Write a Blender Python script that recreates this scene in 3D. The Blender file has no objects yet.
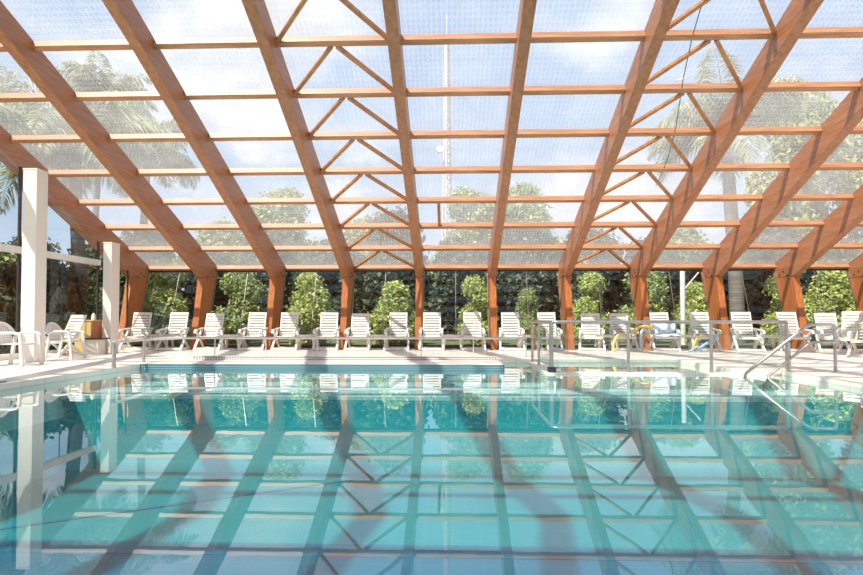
import bpy, math, random
import numpy as np
from mathutils import Vector, Matrix
S = bpy.context.scene
COL = S.collection
PI = math.pi

# ------------------------------------------------------------------ camera
cam = bpy.data.cameras.new('camera')
cam.sensor_width = 36.0
cam.lens = 36.0 * 575.0 / 863.0
cam.shift_y = 16.17 / 863.0
cam.clip_end = 500
camo = bpy.data.objects.new('camera', cam)
COL.objects.link(camo)
camo.location = (0, 0, 0.93)
camo.rotation_euler = (PI / 2 + 0.0267, 0, 0.0351)
S.camera = camo

# ------------------------------------------------------------------ world
W = bpy.data.worlds.new('sky')
S.world = W
W.use_nodes = True
nt = W.node_tree
nt.nodes.clear()
N = nt.nodes.new
L = nt.links.new


def math_node(tree, op, a, b=None, clamp=False):
    n = tree.nodes.new('ShaderNodeMath')
    n.operation = op
    n.use_clamp = clamp
    for i, v in enumerate((a, b)):
        if v is None:
            continue
        if isinstance(v, (int, float)):
            n.inputs[i].default_value = v
        else:
            tree.links.new(v, n.inputs[i])
    return n.outputs[0]


tc = N('ShaderNodeTexCoord')
sep = N('ShaderNodeSeparateXYZ')
L(tc.outputs['Generated'], sep.inputs[0])
zz = math_node(nt, 'MAXIMUM', sep.outputs['Z'], 0.0)
zd = math_node(nt, 'ADD', zz, 0.30)
cx = math_node(nt, 'DIVIDE', sep.outputs['X'], zd)
cy = math_node(nt, 'DIVIDE', sep.outputs['Y'], zd)
cmb = N('ShaderNodeCombineXYZ')
L(cx, cmb.inputs[0]); L(cy, cmb.inputs[1])
mp = N('ShaderNodeMapping')
mp.inputs['Location'].default_value = (3.7, 1.9, 0.0)
L(cmb.outputs[0], mp.inputs[0])
nz = N('ShaderNodeTexNoise')
nz.inputs['Scale'].default_value = 1.7
nz.inputs['Detail'].default_value = 8
nz.inputs['Roughness'].default_value = 0.56
L(mp.outputs[0], nz.inputs['Vector'])
cr = N('ShaderNodeValToRGB')
cr.color_ramp.elements[0].position = 0.50
cr.color_ramp.elements[0].color = (0, 0, 0, 1)
cr.color_ramp.elements[1].position = 0.66
cr.color_ramp.elements[1].color = (1, 1, 1, 1)
L(nz.outputs['Fac'], cr.inputs[0])
sky = N('ShaderNodeValToRGB')
e = sky.color_ramp.elements
e[0].position = 0.0; e[0].color = (0.66, 0.76, 0.90, 1)
e[1].position = 0.75; e[1].color = (0.20, 0.35, 0.66, 1)
m = e.new(0.25); m.color = (0.36, 0.50, 0.70, 1)
L(zz, sky.inputs[0])
mx = N('ShaderNodeMixRGB')
L(cr.outputs[0], mx.inputs[0]); L(sky.outputs[0], mx.inputs[1])
nz2 = N('ShaderNodeTexNoise')
nz2.inputs['Scale'].default_value = 3.2
nz2.inputs['Detail'].default_value = 6
L(mp.outputs[0], nz2.inputs['Vector'])
cc = N('ShaderNodeValToRGB')
cc.color_ramp.elements[0].position = 0.35
cc.color_ramp.elements[0].color = (0.60, 0.63, 0.68, 1)
cc.color_ramp.elements[1].position = 0.62
cc.color_ramp.elements[1].color = (0.98, 0.96, 0.94, 1)
L(nz2.outputs['Fac'], cc.inputs[0])
L(cc.outputs[0], mx.inputs[2])
bg = N('ShaderNodeBackground')
bg.inputs['Strength'].default_value = 1.0
L(mx.outputs[0], bg.inputs[0])
wo = N('ShaderNodeOutputWorld')
L(bg.outputs[0], wo.inputs[0])

# ------------------------------------------------------------------ sun
sl = bpy.data.lights.new('sun', 'SUN')
sl.energy = 7.6
sl.angle = 0.012
sl.color = (1.0, 0.95, 0.87)
so = bpy.data.objects.new('sun', sl)
COL.objects.link(so)
sdir = Vector((-0.36, -0.40, 0.84))
so.rotation_euler = sdir.to_track_quat('Z', 'Y').to_euler()
so.location = (-10, -10, 30)

S.view_settings.view_transform = 'Standard'
S.view_settings.look = 'None'
S.view_settings.exposure = 0.30
S.view_settings.gamma = 1.0
S.view_settings.use_curve_mapping = False
S.cycles.transparent_max_bounces = 20
S.cycles.max_bounces = 10


# ------------------------------------------------------------------ materials
def new_mat(name):
    m = bpy.data.materials.new(name)
    m.use_nodes = True
    t = m.node_tree
    t.nodes.clear()
    out = t.nodes.new('ShaderNodeOutputMaterial')
    return m, t, out


def node(t, kind, **kw):
    n = t.nodes.new(kind)
    for k, v in kw.items():
        n.inputs[k].default_value = v
    return n


def ramp(t, fac, stops):
    r = t.nodes.new('ShaderNodeValToRGB')
    while len(r.color_ramp.elements) < len(stops):
        r.color_ramp.elements.new(0.5)
    for el, (p, c) in zip(r.color_ramp.elements, stops):
        el.position = p
        el.color = (*c, 1)
    t.links.new(fac, r.inputs[0])
    return r.outputs[0]


def noise_mat(name, c1, c2, scale=6.0, stretch=(1, 1, 1), rough=0.5, detail=5, metallic=0.0, bump=0.0, spec=0.5, lo=.35, hi=.65):
    m, t, out = new_mat(name)
    tc = t.nodes.new('ShaderNodeTexCoord')
    mp = t.nodes.new('ShaderNodeMapping')
    mp.inputs['Scale'].default_value = stretch
    t.links.new(tc.outputs['Object'], mp.inputs[0])
    nz = node(t, 'ShaderNodeTexNoise', Scale=scale, Detail=detail)
    t.links.new(mp.outputs[0], nz.inputs['Vector'])
    col = ramp(t, nz.outputs['Fac'], [(lo, c1), (hi, c2)])
    b = node(t, 'ShaderNodeBsdfPrincipled', Roughness=rough, Metallic=metallic)
    b.inputs['Specular IOR Level'].default_value = spec
    t.links.new(col, b.inputs['Base Color'])
    if bump:
        bp = node(t, 'ShaderNodeBump', Strength=bump, Distance=0.02)
        t.links.new(nz.outputs['Fac'], bp.inputs['Height'])
        t.links.new(bp.outputs[0], b.inputs['Normal'])
    t.links.new(b.outputs[0], out.inputs[0])
    return m


WA, WB = (0.31, 0.118, 0.05), (0.43, 0.183, 0.082)
wood_y = noise_mat('wood_along_y', WA, WB, 5, (3.0, 0.35, 5.0), 0.42, 6)
wood_x = noise_mat('wood_along_x', (0.37, 0.165, 0.078), (0.52, 0.26, 0.13), 5, (0.35, 5, 5), 0.45, 6)
wood_z = noise_mat('wood_along_z', (0.35, 0.105, 0.03), (0.50, 0.17, 0.05), 5, (4, 4, 0.35), 0.42, 6)
wood_brace = noise_mat('wood_brace', (0.36, 0.15, 0.055), (0.50, 0.235, 0.09), 8, (1, 1, 1), 0.5)
dark_metal = noise_mat('dark_metal', (0.030, 0.022, 0.018), (0.05, 0.035, 0.03), 8, rough=0.4)
cream = noise_mat('cream_plaster', (0.80, 0.74, 0.66), (0.86, 0.81, 0.73), 1.5, (1, 1, 0.4), 0.6)
white_frame = noise_mat('white_frame', (0.78, 0.76, 0.72), (0.84, 0.82, 0.78), 3, rough=0.4)
plastic = noise_mat('white_resin', (0.72, 0.68, 0.63), (0.78, 0.74, 0.69), 4, rough=0.38)
plastic_warm = noise_mat('cream_resin', (0.66, 0.59, 0.50), (0.72, 0.65, 0.56), 4, rough=0.4)
steel = noise_mat('brushed_steel', (0.42, 0.38, 0.33), (0.54, 0.49, 0.43), 20, (1, 1, 1), 0.3, metallic=0.9)
rail_white = noise_mat('pale_painted_rail', (0.60, 0.55, 0.50), (0.68, 0.63, 0.57), 10, rough=0.35)
black = noise_mat('black_plastic', (0.02, 0.022, 0.028), (0.04, 0.045, 0.055), 10, rough=0.4)
yellow_foam = noise_mat('yellow_foam', (0.80, 0.58, 0.13), (0.86, 0.66, 0.20), 12, rough=0.8)
blue_foam = noise_mat('blue_foam', (0.25, 0.45, 0.72), (0.33, 0.53, 0.78), 12, rough=0.8)
grey_foam = noise_mat('grey_blue_foam', (0.42, 0.52, 0.62), (0.5, 0.6, 0.68), 12, rough=0.8)
towel_mat = noise_mat('pale_blue_cloth', (0.45, 0.62, 0.80), (0.85, 0.88, 0.92), 9, (1, 3, 1), 0.9)
bin_red = noise_mat('bin_red_wood', (0.42, 0.15, 0.07), (0.62, 0.25, 0.12), 5, (10, 10, 0.3), 0.5)
bin_yellow = noise_mat('bin_yellow_wood', (0.62, 0.42, 0.16), (0.74, 0.54, 0.24), 5, (10, 10, 0.3), 0.5)
bark = noise_mat('bark', (0.16, 0.12, 0.085), (0.30, 0.24, 0.18), 3, (1, 1, 5), 0.9)
palm_bark = noise_mat('palm_bark', (0.10, 0.085, 0.07), (0.20, 0.175, 0.15), 1.5, (0.4, 0.4, 9), 0.9)
grass_mat = noise_mat('grass', (0.06, 0.085, 0.03), (0.13, 0.15, 0.06), 0.8, rough=0.95, detail=8)
concrete = noise_mat('pale_concrete', (0.62, 0.59, 0.55), (0.74, 0.71, 0.66), 2, rough=0.7)
tower_mat = noise_mat('tower_paint', (0.62, 0.42, 0.36), (0.74, 0.68, 0.64), 0.25, (0.1, 0.1, 1), 0.6)


def tile_mat(name, tile, grout, size, gap, rough=0.3, var=None, coords='Object', spec=0.5, wide=None):
    """square tiles with grout, mapped on the dominant plane through three brick textures"""
    m, t, out = new_mat(name)
    tc = t.nodes.new('ShaderNodeTexCoord')
    ge = t.nodes.new('ShaderNodeNewGeometry')
    sx = t.nodes.new('ShaderNodeSeparateXYZ'); t.links.new(tc.outputs[coords], sx.inputs[0])
    sn = t.nodes.new('ShaderNodeSeparateXYZ'); t.links.new(ge.outputs['Normal'], sn.inputs[0])
    fac = None
    cols = []
    for (a, b) in (('Y', 'Z'), ('X', 'Z'), ('X', 'Y')):
        c = t.nodes.new('ShaderNodeCombineXYZ')
        t.links.new(sx.outputs[a], c.inputs[0]); t.links.new(sx.outputs[b], c.inputs[1])
        br = t.nodes.new('ShaderNodeTexBrick')
        br.offset = 0.0
        br.inputs['Color1'].default_value = (*tile, 1)
        br.inputs['Color2'].default_value = (*(var or tile), 1)
        br.inputs['Mortar'].default_value = (*grout, 1)
        br.inputs['Scale'].default_value = 1.0
        br.inputs['Mortar Size'].default_value = gap
        br.inputs['Mortar Smooth'].default_value = 0.1
        br.inputs['Brick Width'].default_value = wide or size
        br.inputs['Row Height'].default_value = size
        t.links.new(c.outputs[0], br.inputs['Vector'])
        cols.append(br.outputs['Color'])
    ax = math_node(t, 'ABSOLUTE', sn.outputs['X']); az = math_node(t, 'ABSOLUTE', sn.outputs['Z'])
    fx = math_node(t, 'GREATER_THAN', ax, 0.6); fz = math_node(t, 'GREATER_THAN', az, 0.6)
    m1 = t.nodes.new('ShaderNodeMixRGB'); t.links.new(fx, m1.inputs[0]); t.links.new(cols[1], m1.inputs[1]); t.links.new(cols[0], m1.inputs[2])
    m2 = t.nodes.new('ShaderNodeMixRGB'); t.links.new(fz, m2.inputs[0]); t.links.new(m1.outputs[0], m2.inputs[1]); t.links.new(cols[2], m2.inputs[2])
    b = node(t, 'ShaderNodeBsdfPrincipled', Roughness=rough)
    b.inputs['Specular IOR Level'].default_value = spec
    t.links.new(m2.outputs[0], b.inputs['Base Color'])
    t.links.new(b.outputs[0], out.inputs[0])
    return m


deck_mat = tile_mat('deck_tiles', (0.88, 0.80, 0.70), (0.74, 0.66, 0.57), 0.45, 0.012, 0.32, (0.86, 0.78, 0.68))
coping_mat = tile_mat('coping_tiles', (0.78, 0.69, 0.58), (0.52, 0.46, 0.40), 0.30, 0.012, 0.35, (0.68, 0.61, 0.52))
pool_mat = tile_mat('turquoise_pool_tiles', (0.012, 0.235, 0.255), (0.02, 0.26, 0.28), 0.30, 0.008, 0.4, (0.011, 0.225, 0.245))
pool_wall = tile_mat('turquoise_wall_tiles', (0.03, 0.52, 0.55), (0.05, 0.56, 0.59), 0.30, 0.008, 0.4, (0.028, 0.50, 0.53))
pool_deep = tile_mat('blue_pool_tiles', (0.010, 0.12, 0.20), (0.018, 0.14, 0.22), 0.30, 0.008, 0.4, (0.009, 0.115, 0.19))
pool_pale = tile_mat('pale_pool_tiles', (0.88, 0.93, 0.90), (0.6, 0.78, 0.78), 0.30, 0.008, 0.4, (0.70, 0.84, 0.82))
dark_line_mat = noise_mat('dark_floor_line', (0.02, 0.12, 0.20), (0.03, 0.15, 0.24), 8, rough=0.4)
band_mat = tile_mat('teal_mosaic', (0.008, 0.085, 0.115), (0.30, 0.40, 0.42), 0.044, 0.006, 0.2, (0.012, 0.14, 0.18))
grate_mat = tile_mat('gutter_grating', (0.015, 0.015, 0.02), (0.72, 0.68, 0.64), 0.058, 0.010, 0.5, (0.02, 0.02, 0.025))


def schlick(t, f0, normal=None):
    lw = t.nodes.new('ShaderNodeLayerWeight')
    lw.inputs['Blend'].default_value = 0.5
    if normal is not None:
        t.links.new(normal, lw.inputs['Normal'])
    p = math_node(t, 'POWER', lw.outputs['Facing'], 5.0)
    p = math_node(t, 'MULTIPLY', p, 1 - f0)
    return math_node(t, 'ADD', p, f0, True)


def glass_mat(name, tint, f0=0.03, rough=0.0):
    m, t, out = new_mat(name)
    tr = node(t, 'ShaderNodeBsdfTransparent', Color=(*tint, 1))
    gl = node(t, 'ShaderNodeBsdfGlossy', Color=(1, 1, 1, 1), Roughness=rough)
    mix = t.nodes.new('ShaderNodeMixShader')
    f = schlick(t, f0)
    t.links.new(f, mix.inputs[0]); t.links.new(tr.outputs[0], mix.inputs[1]); t.links.new(gl.outputs[0], mix.inputs[2])
    t.links.new(mix.outputs[0], out.inputs[0])
    return m


glass = glass_mat('window_glass', (0.93, 0.95, 0.94), 0.03)
guard_glass = glass_mat('guard_glass', (0.93, 0.97, 0.96), 0.03)


def roof_sheet_mat():
    m, t, out = new_mat('clear_roof_sheet')
    tc = t.nodes.new('ShaderNodeTexCoord')
    sx = t.nodes.new('ShaderNodeSeparateXYZ'); t.links.new(tc.outputs['Object'], sx.inputs[0])

    def lines(v, per, w):
        a = math_node(t, 'DIVIDE', v, per)
        a = math_node(t, 'FRACT', a)
        return math_node(t, 'LESS_THAN', a, w)
    l1 = lines(sx.outputs['X'], 0.085, 0.28)
    l2 = lines(sx.outputs['Y'], 0.11, 0.25)
    ln = math_node(t, 'MAXIMUM', l1, l2)
    nz = node(t, 'ShaderNodeTexNoise', Scale=0.9, Detail=4)
    t.links.new(tc.outputs['Object'], nz.inputs['Vector'])
    f = math_node(t, 'MULTIPLY', ln, 0.075)
    f2 = math_node(t, 'MULTIPLY', nz.outputs['Fac'], 0.16)
    f = math_node(t, 'ADD', f, f2)
    f = math_node(t, 'ADD', f, 0.05)
    tr = node(t, 'ShaderNodeBsdfTransparent', Color=(0.985, 0.985, 0.985, 1))
    d1 = node(t, 'ShaderNodeBsdfTranslucent', Color=(0.86, 0.84, 0.80, 1))
    d2 = node(t, 'ShaderNodeBsdfDiffuse', Color=(0.86, 0.84, 0.80, 1))
    dm = t.nodes.new('ShaderNodeMixShader'); dm.inputs[0].default_value = 0.4
    t.links.new(d1.outputs[0], dm.inputs[1]); t.links.new(d2.outputs[0], dm.inputs[2])
    mix = t.nodes.new('ShaderNodeMixShader')
    t.links.new(f, mix.inputs[0]); t.links.new(tr.outputs[0], mix.inputs[1]); t.links.new(dm.outputs[0], mix.inputs[2])
    gl = node(t, 'ShaderNodeBsdfGlossy', Color=(1, 1, 1, 1), Roughness=0.05)
    mix2 = t.nodes.new('ShaderNodeMixShader')
    t.links.new(schlick(t, 0.015), mix2.inputs[0]); t.links.new(mix.outputs[0], mix2.inputs[1]); t.links.new(gl.outputs[0], mix2.inputs[2])
    t.links.new(mix2.outputs[0], out.inputs[0])
    return m


roof_sheet = roof_sheet_mat()


def water_mat():
    m, t, out = new_mat('pool_water')
    tc = t.nodes.new('ShaderNodeTexCoord')
    mp = t.nodes.new('ShaderNodeMapping'); mp.inputs['Scale'].default_value = (1.0, 0.6, 1)
    t.links.new(tc.outputs['Object'], mp.inputs[0])
    nz = node(t, 'ShaderNodeTexNoise', Scale=1.6, Detail=3, Roughness=0.5)
    t.links.new(mp.outputs[0], nz.inputs['Vector'])
    bp = node(t, 'ShaderNodeBump', Strength=0.014, Distance=0.05)
    t.links.new(nz.outputs['Fac'], bp.inputs['Height'])
    tr = node(t, 'ShaderNodeBsdfTransparent', Color=(0.72, 0.96, 0.96, 1))
    gl = node(t, 'ShaderNodeBsdfGlossy', Color=(1, 1, 1, 1), Roughness=0.0)
    t.links.new(bp.outputs[0], gl.inputs['Normal'])
    mix = t.nodes.new('ShaderNodeMixShader')
    t.links.new(schlick(t, 0.11), mix.inputs[0]); t.links.new(tr.outputs[0], mix.inputs[1]); t.links.new(gl.outputs[0], mix.inputs[2])
    t.links.new(mix.outputs[0], out.inputs[0])
    return m


water_m = water_mat()


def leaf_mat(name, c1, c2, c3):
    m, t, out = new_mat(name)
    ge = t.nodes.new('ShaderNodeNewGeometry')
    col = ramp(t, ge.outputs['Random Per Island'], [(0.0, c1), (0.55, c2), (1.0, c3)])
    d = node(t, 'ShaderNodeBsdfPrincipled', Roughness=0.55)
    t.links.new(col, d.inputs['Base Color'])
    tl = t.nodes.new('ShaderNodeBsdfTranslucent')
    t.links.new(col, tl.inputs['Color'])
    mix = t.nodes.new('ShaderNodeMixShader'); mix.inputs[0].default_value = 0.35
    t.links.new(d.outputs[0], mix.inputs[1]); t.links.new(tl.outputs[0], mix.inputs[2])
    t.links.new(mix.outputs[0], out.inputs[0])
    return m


leaf_bright = leaf_mat('bright_leaves', (0.26, 0.32, 0.07), (0.42, 0.47, 0.13), (0.66, 0.68, 0.30))
leaf_mid = leaf_mat('mid_green_leaves', (0.16, 0.22, 0.06), (0.30, 0.36, 0.11), (0.55, 0.56, 0.24))
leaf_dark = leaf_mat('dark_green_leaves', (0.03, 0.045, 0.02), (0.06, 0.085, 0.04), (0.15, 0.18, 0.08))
leaf_palm = leaf_mat('palm_leaves', (0.16, 0.20, 0.08), (0.28, 0.31, 0.14), (0.52, 0.53, 0.32))


# ------------------------------------------------------------------ mesh helpers
class MB:
    def __init__(self):
        self.v = []; self.f = []; self.mi = []; self.sm = []

    def add(self, vs, fs, mi=0, smooth=False):
        o = len(self.v)
        self.v += [tuple(p) for p in vs]
        self.f += [tuple(i + o for i in f) for f in fs]
        self.mi += [mi] * len(fs); self.sm += [smooth] * len(fs)
        return self

    def box(self, x0, x1, y0, y1, z0, z1, mi=0):
        vs = [(x, y, z) for z in (z0, z1) for y in (y0, y1) for x in (x0, x1)]
        return self.add(vs, [(0, 2, 3, 1), (4, 5, 7, 6), (0, 1, 5, 4), (2, 6, 7, 3), (0, 4, 6, 2), (1, 3, 7, 5)], mi)

    def bar(self, a, b, w, h, up=(0, 0, 1), mi=0, w2=None, h2=None):
        """rectangular bar from a to b, w sideways, h along up"""
        a, b = Vector(a), Vector(b)
        d = (b - a).normalized()
        s = d.cross(Vector(up))
        if s.length < 1e-4:
            s = d.cross(Vector((0, 1, 0)))
        s.normalize()
        u = s.cross(d).normalized()
        vs = []
        for p, ww, hh in ((a, w, h), (b, w2 or w, h2 or h)):
            for i, j in ((-1, -1), (1, -1), (1, 1), (-1, 1)):
                vs.append(p + s * (i * ww / 2) + u * (j * hh / 2))
        return self.add(vs, [(3, 2, 1, 0), (4, 5, 6, 7), (0, 1, 5, 4), (1, 2, 6, 5), (2, 3, 7, 6), (3, 0, 4, 7)], mi)

    def tube(self, pts, r, n=10, mi=0, r2=None):
        pts = [Vector(p) for p in pts]
        vs = []; fs = []
        ref = None
        for i, p in enumerate(pts):
            d = (pts[min(i + 1, len(pts) - 1)] - pts[max(i - 1, 0)]).normalized()
            if ref is None:
                ref = Vector((0, 0, 1)) if abs(d.z) < .9 else Vector((0, 1, 0))
            s = d.cross(ref).normalized()
            ref = s.cross(d).normalized()
            rr = r if r2 is None else r + (r2 - r) * i / (len(pts) - 1)
            if callable(r):
                rr = r(i / (len(pts) - 1))
            for k in range(n):
                a = 2 * PI * k / n
                vs.append(p + s * (rr * math.cos(a)) + ref * (rr * math.sin(a)))
        for i in range(len(pts) - 1):
            for k in range(n):
                fs.append((i * n + k, i * n + (k + 1) % n, (i + 1) * n + (k + 1) % n, (i + 1) * n + k))
        self.add(vs, fs, mi, True)
        self.add(vs[:n], [tuple(range(n))[::-1]], mi)
        self.add(vs[-n:], [tuple(range(n))], mi)
        return self

    def prism(self, prof, x0, x1, mi=0):
        """profile of (y,z) points extruded in x"""
        n = len(prof)
        vs = [(x0, y, z) for y, z in prof] + [(x1, y, z) for y, z in prof]
        fs = [tuple(range(n)), tuple(range(2 * n - 1, n - 1, -1))]
        fs += [(i, n + i, n + (i + 1) % n, (i + 1) % n) for i in range(n)]
        return self.add(vs, fs, mi)

    def build(self, name, mats, parent=None, origin=None, bevel=0.0):
        if not isinstance(mats, (list, tuple)):
            mats = [mats]
        v = np.array(self.v, dtype=float)
        if origin is not None:
            v = v - np.array(origin)
        me = bpy.data.meshes.new(name)
        me.from_pydata(v.tolist(), [], self.f)
        for m_ in mats:
            me.materials.append(m_)
        me.polygons.foreach_set('material_index', self.mi)
        me.polygons.foreach_set('use_smooth', self.sm)
        me.update()
        import bmesh
        bm = bmesh.new(); bm.from_mesh(me)
        bmesh.ops.recalc_face_normals(bm, faces=bm.faces)
        bm.to_mesh(me); bm.free()
        o = bpy.data.objects.new(name, me)
        COL.objects.link(o)
        if parent is not None:
            o.parent = parent
        if origin is not None:
            o.location = origin
        if bevel:
            b = o.modifiers.new('bevel', 'BEVEL'); b.width = bevel; b.segments = 2; b.limit_method = 'ANGLE'
        return o


def tag(o, label=None, cat=None, group=None, kind=None):
    if label: o['label'] = label
    if cat: o['category'] = cat
    if group: o['group'] = group
    if kind: o['kind'] = kind
    return o


def empty(name, loc, label, cat, group=None, rz=0.0):
    o = bpy.data.objects.new(name, None)
    COL.objects.link(o)
    o.location = loc
    o.rotation_euler = (0, 0, rz)
    o.empty_display_size = 0.2
    return tag(o, label, cat, group)


def copy_tree(o, loc, rz, label, group=None, scale=None):
    c = o.copy(); COL.objects.link(c)
    c.location = loc; c.rotation_euler = (0, 0, rz)
    c['label'] = label
    if group: c['group'] = group
    if scale is not None: c.scale = scale
    for ch in list(o.children):
        d = ch.copy(); COL.objects.link(d); d.parent = c
        for g in list(ch.children):
            h = g.copy(); COL.objects.link(h); h.parent = d
    return c


ORD = ['first', 'second', 'third', 'fourth', 'fifth', 'sixth', 'seventh', 'eighth', 'ninth', 'tenth', 'eleventh', 'twelfth',
       'thirteenth', 'fourteenth', 'fifteenth', 'sixteenth', 'seventeenth', 'eighteenth', 'nineteenth', 'twentieth']

# ------------------------------------------------------------------ building dimensions
FX = lambda i: -9.408 + 2.1172 * i           # frame positions
DK = 0.08                                    # deck level (water at 0)
EY, EZ = 17.45, 2.52                         # eaves
SL = 0.405
RY = 2.0                                     # ridge
TOP = lambda y: EZ + SL * (EY - y) if y >= RY else EZ + SL * (EY - RY) - SL * (RY - y)
BACK = 2 * RY - EY                           # rear eaves y
PL, PR = -5.85, 5.45                         # pool sides
X0, X1 = -9.65, 14.4

# deck -------------------------------------------------------------
b = MB()
for r in ((X0, PL, -13, 17.25), (PL, 0.95, 12.2, 17.25), (0.95, 1.6, 12.2, 17.25), (1.6, PR, 12.3, 17.25), (PR, X1, -13, 17.25),
          (PL, PR, -13, -5.0)):
    b.box(*r, -0.22, DK)
b.box(1.6, 1.85, 9.75, 12.3, -0.22, 0.03); b.box(1.85, PR, 9.75, 9.98, -0.22, 0.03); b.box(4.75, PR, 9.98, 12.3, -0.22, DK)
tag(b.build('floor', deck_mat), kind='structure')
# coping strip along the left and right edge of the pool
b = MB()
b.box(PL - 0.32, PL + 0.005, -5, 10.6, DK, DK + 0.006); b.box(PR - 0.005, PR + 0.3, -5, 9.75, DK, DK + 0.006)
tag(b.build('trim_1', coping_mat), kind='structure')
# pool basin -------------------------------------------------------
ZB = -1.35
b = MB()
b.box(PL - .15, PL, -5, 10.65, -0.55, -0.221, 2); b.box(PL - .15, PL, -5, 10.65, ZB, -0.55, 5)
b.box(PR, PR + .15, -5, 9.75, ZB, -0.221, 5)
b.box(PL, 0.95, 10.65, 10.8, -0.5, -0.06, 2); b.box(PL, 0.95, 10.65, 10.8, ZB, -0.5)
b.box(0.95, 1.6, 12.2, 12.35, -0.5, -0.221, 2); b.box(0.95, 1.6, 10.65, 12.2, -0.55, -0.5, 2)
b.box(0.95, 1.6, 10.65, 10.8, ZB, -0.55)
b.box(0.8, 0.95, 10.8, 12.35, -0.5, -0.221, 2)
b.box(1.6, PR, 9.75, 9.9, -0.5, -0.221, 2); b.box(1.6, PR, 9.75, 9.9, ZB, -0.5)
b.box(1.6, 1.75, 9.9, 12.35, -0.5, -0.221, 2)
b.box(PL - .15, PR + .15, 5.6, 10.9, ZB - .1, ZB)
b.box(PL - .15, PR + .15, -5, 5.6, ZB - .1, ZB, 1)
b.box(PL - .15, PR + .15, 5.55, 5.85, ZB, ZB + .004, 3)  # thin darker stripe across the floor where the deep blue part begins
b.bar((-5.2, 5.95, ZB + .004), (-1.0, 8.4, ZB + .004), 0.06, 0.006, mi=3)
b.box(PL, PR, 8.5, 9.75, -0.27, -0.22, 2); b.box(PL, 1.6, 9.75, 10.64, -0.27, -0.22, 2)
b.box(PL, PR, 8.5, 9.74, ZB, -0.27, 5)
b.box(1.85, 4.75, 9.98, 12.3, -0.24, -0.18, 4)
tag(b.build('pool_basin', [pool_mat, pool_deep, pool_pale, dark_line_mat, deck_mat, pool_wall]), kind='structure')
# water ------------------------------------------------------------
b = MB()
b.add([(PL, -5, 0), (PR, -5, 0), (PR, 9.75, 0), (PL, 9.75, 0)], [(0, 1, 2, 3)])
b.add([(PL, 9.75, 0), (1.6, 9.75, 0), (1.6, 10.64, 0), (PL, 10.64, 0)], [(0, 1, 2, 3)])
b.add([(0.95, 10.64, 0), (1.6, 10.64, 0), (1.6, 12.2, 0), (0.95, 12.2, 0)], [(0, 1, 2, 3)])
b.add([(1.85, 9.98, 0), (4.75, 9.98, 0), (4.75, 12.3, 0), (1.85, 12.3, 0)], [(0, 1, 2, 3)])
o = b.build('pool_water', water_m)
tag(o, 'still turquoise pool water mirroring the timber roof', 'water', kind='stuff')
# raised far ledge with mosaic band and gutter grating -------------
b = MB()
b.box(PL - .1, 0.95, 10.66, 12.2, DK - .02, 0.088)
b.box(-5.45, 0.95, 11.86, 12.2, 0.088, 0.15)
tag(b.build('trim_2', deck_mat), kind='structure')
b = MB(); b.box(PL, 0.97, 10.62, 10.66, -0.06, 0.088)
tag(b.build('trim_3', band_mat), kind='structure')
b = MB(); b.box(-5.40, 0.93, 11.835, 11.86, 0.09, 0.148)
tag(b.build('gutter_grating', grate_mat), 'black and white overflow grating set along the raised far pool ledge', 'grating')
# ground outside ----------------------------------------------------
b = MB()
b.box(-90, 90, 17.25, 120, -0.3, 0.0); b.box(-90, X0, -60, 17.25, -0.3, 0.0); b.box(X1, 90, -60, 17.25, -0.3, 0.0); b.box(X0, X1, -60, -13, -0.3, 0.0)
tag(b.build('ground', grass_mat), kind='structure')

# roof glazing ------------------------------------------------------
b = MB()
th = 0.02
prof = [(EY + .12, TOP(EY + .12)), (RY, TOP(RY)), (BACK - .12, TOP(BACK - .12))]
b.prism(prof + [(y, z + th) for y, z in prof[::-1]], X0, X1)
tag(b.build('ceiling', roof_sheet), kind='structure')


# timber portal frames ----------------------------------------------
def u_line(y):   # underside of the rafter
    if y > 9.0:
        return 2.14 + 0.449 * (16.42 - y)
    return TOP(y) - (TOP(9.0) - (2.14 + 0.449 * (16.42 - 9.0)))


RIDGE_D = TOP(9.0) - u_line(9.0)
raf_prof = [(17.32, 2.14), (EY, EZ - .005), (RY, TOP(RY) - .005), (RY, TOP(RY) - RIDGE_D), (9.0, u_line(9.0)), (16.42, 2.14)]
post_prof = [(17.30, 2.14), (16.44, 2.14), (15.95, DK), (16.53, DK)]
mirror = lambda pr: [(2 * RY - y, z) for y, z in pr]
frame_label = ['end timber frame standing in the glazed left gable beside the white columns']
for i in range(1, 11):
    if i == 10:
        frame_label.append('timber portal frame at the far right edge of the hall, eleventh from the left')
    else:
        frame_label.append('orange timber portal frame spanning over the pool, %s frame from the left gable' % ORD[i])
for i in range(11):
    x = FX(i)
    t = empty('timber_frame', (x, 16.2, DK), frame_label[i], 'timber frame', 'timber portal frames')
    w = 0.0975
    for pr in (raf_prof, mirror(raf_prof)):
        MB().prism([(y - 16.2, z - DK) for y, z in pr], -w, w).build('rafter', wood_y, t, bevel=0.008)
    for k, pr in enumerate((post_prof, mirror(post_prof))):
        p = MB().prism([(y - 16.2, z - DK) for y, z in pr], -w + .008, w - .008).build('post', wood_z, t, bevel=0.008)
        if k == 0:
            for yy, z_ in ((0.72, 2.22), (0.92, 2.14), (0.55, 2.1)):
                bb = MB(); bb.tube([(-w - .018, yy - .05, z_), (w + .018, yy - .05, z_)], 0.022, 8)
                bb.build('bolt', dark_metal, t)

# purlins: one beam per row, housed into the rafters -----------------
PY = lambda k: 17.36 - 1.1103 * k
nrm = Vector((0, SL, 1)).normalized()
alo = Vector((0, 1, -SL)).normalized()


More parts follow.
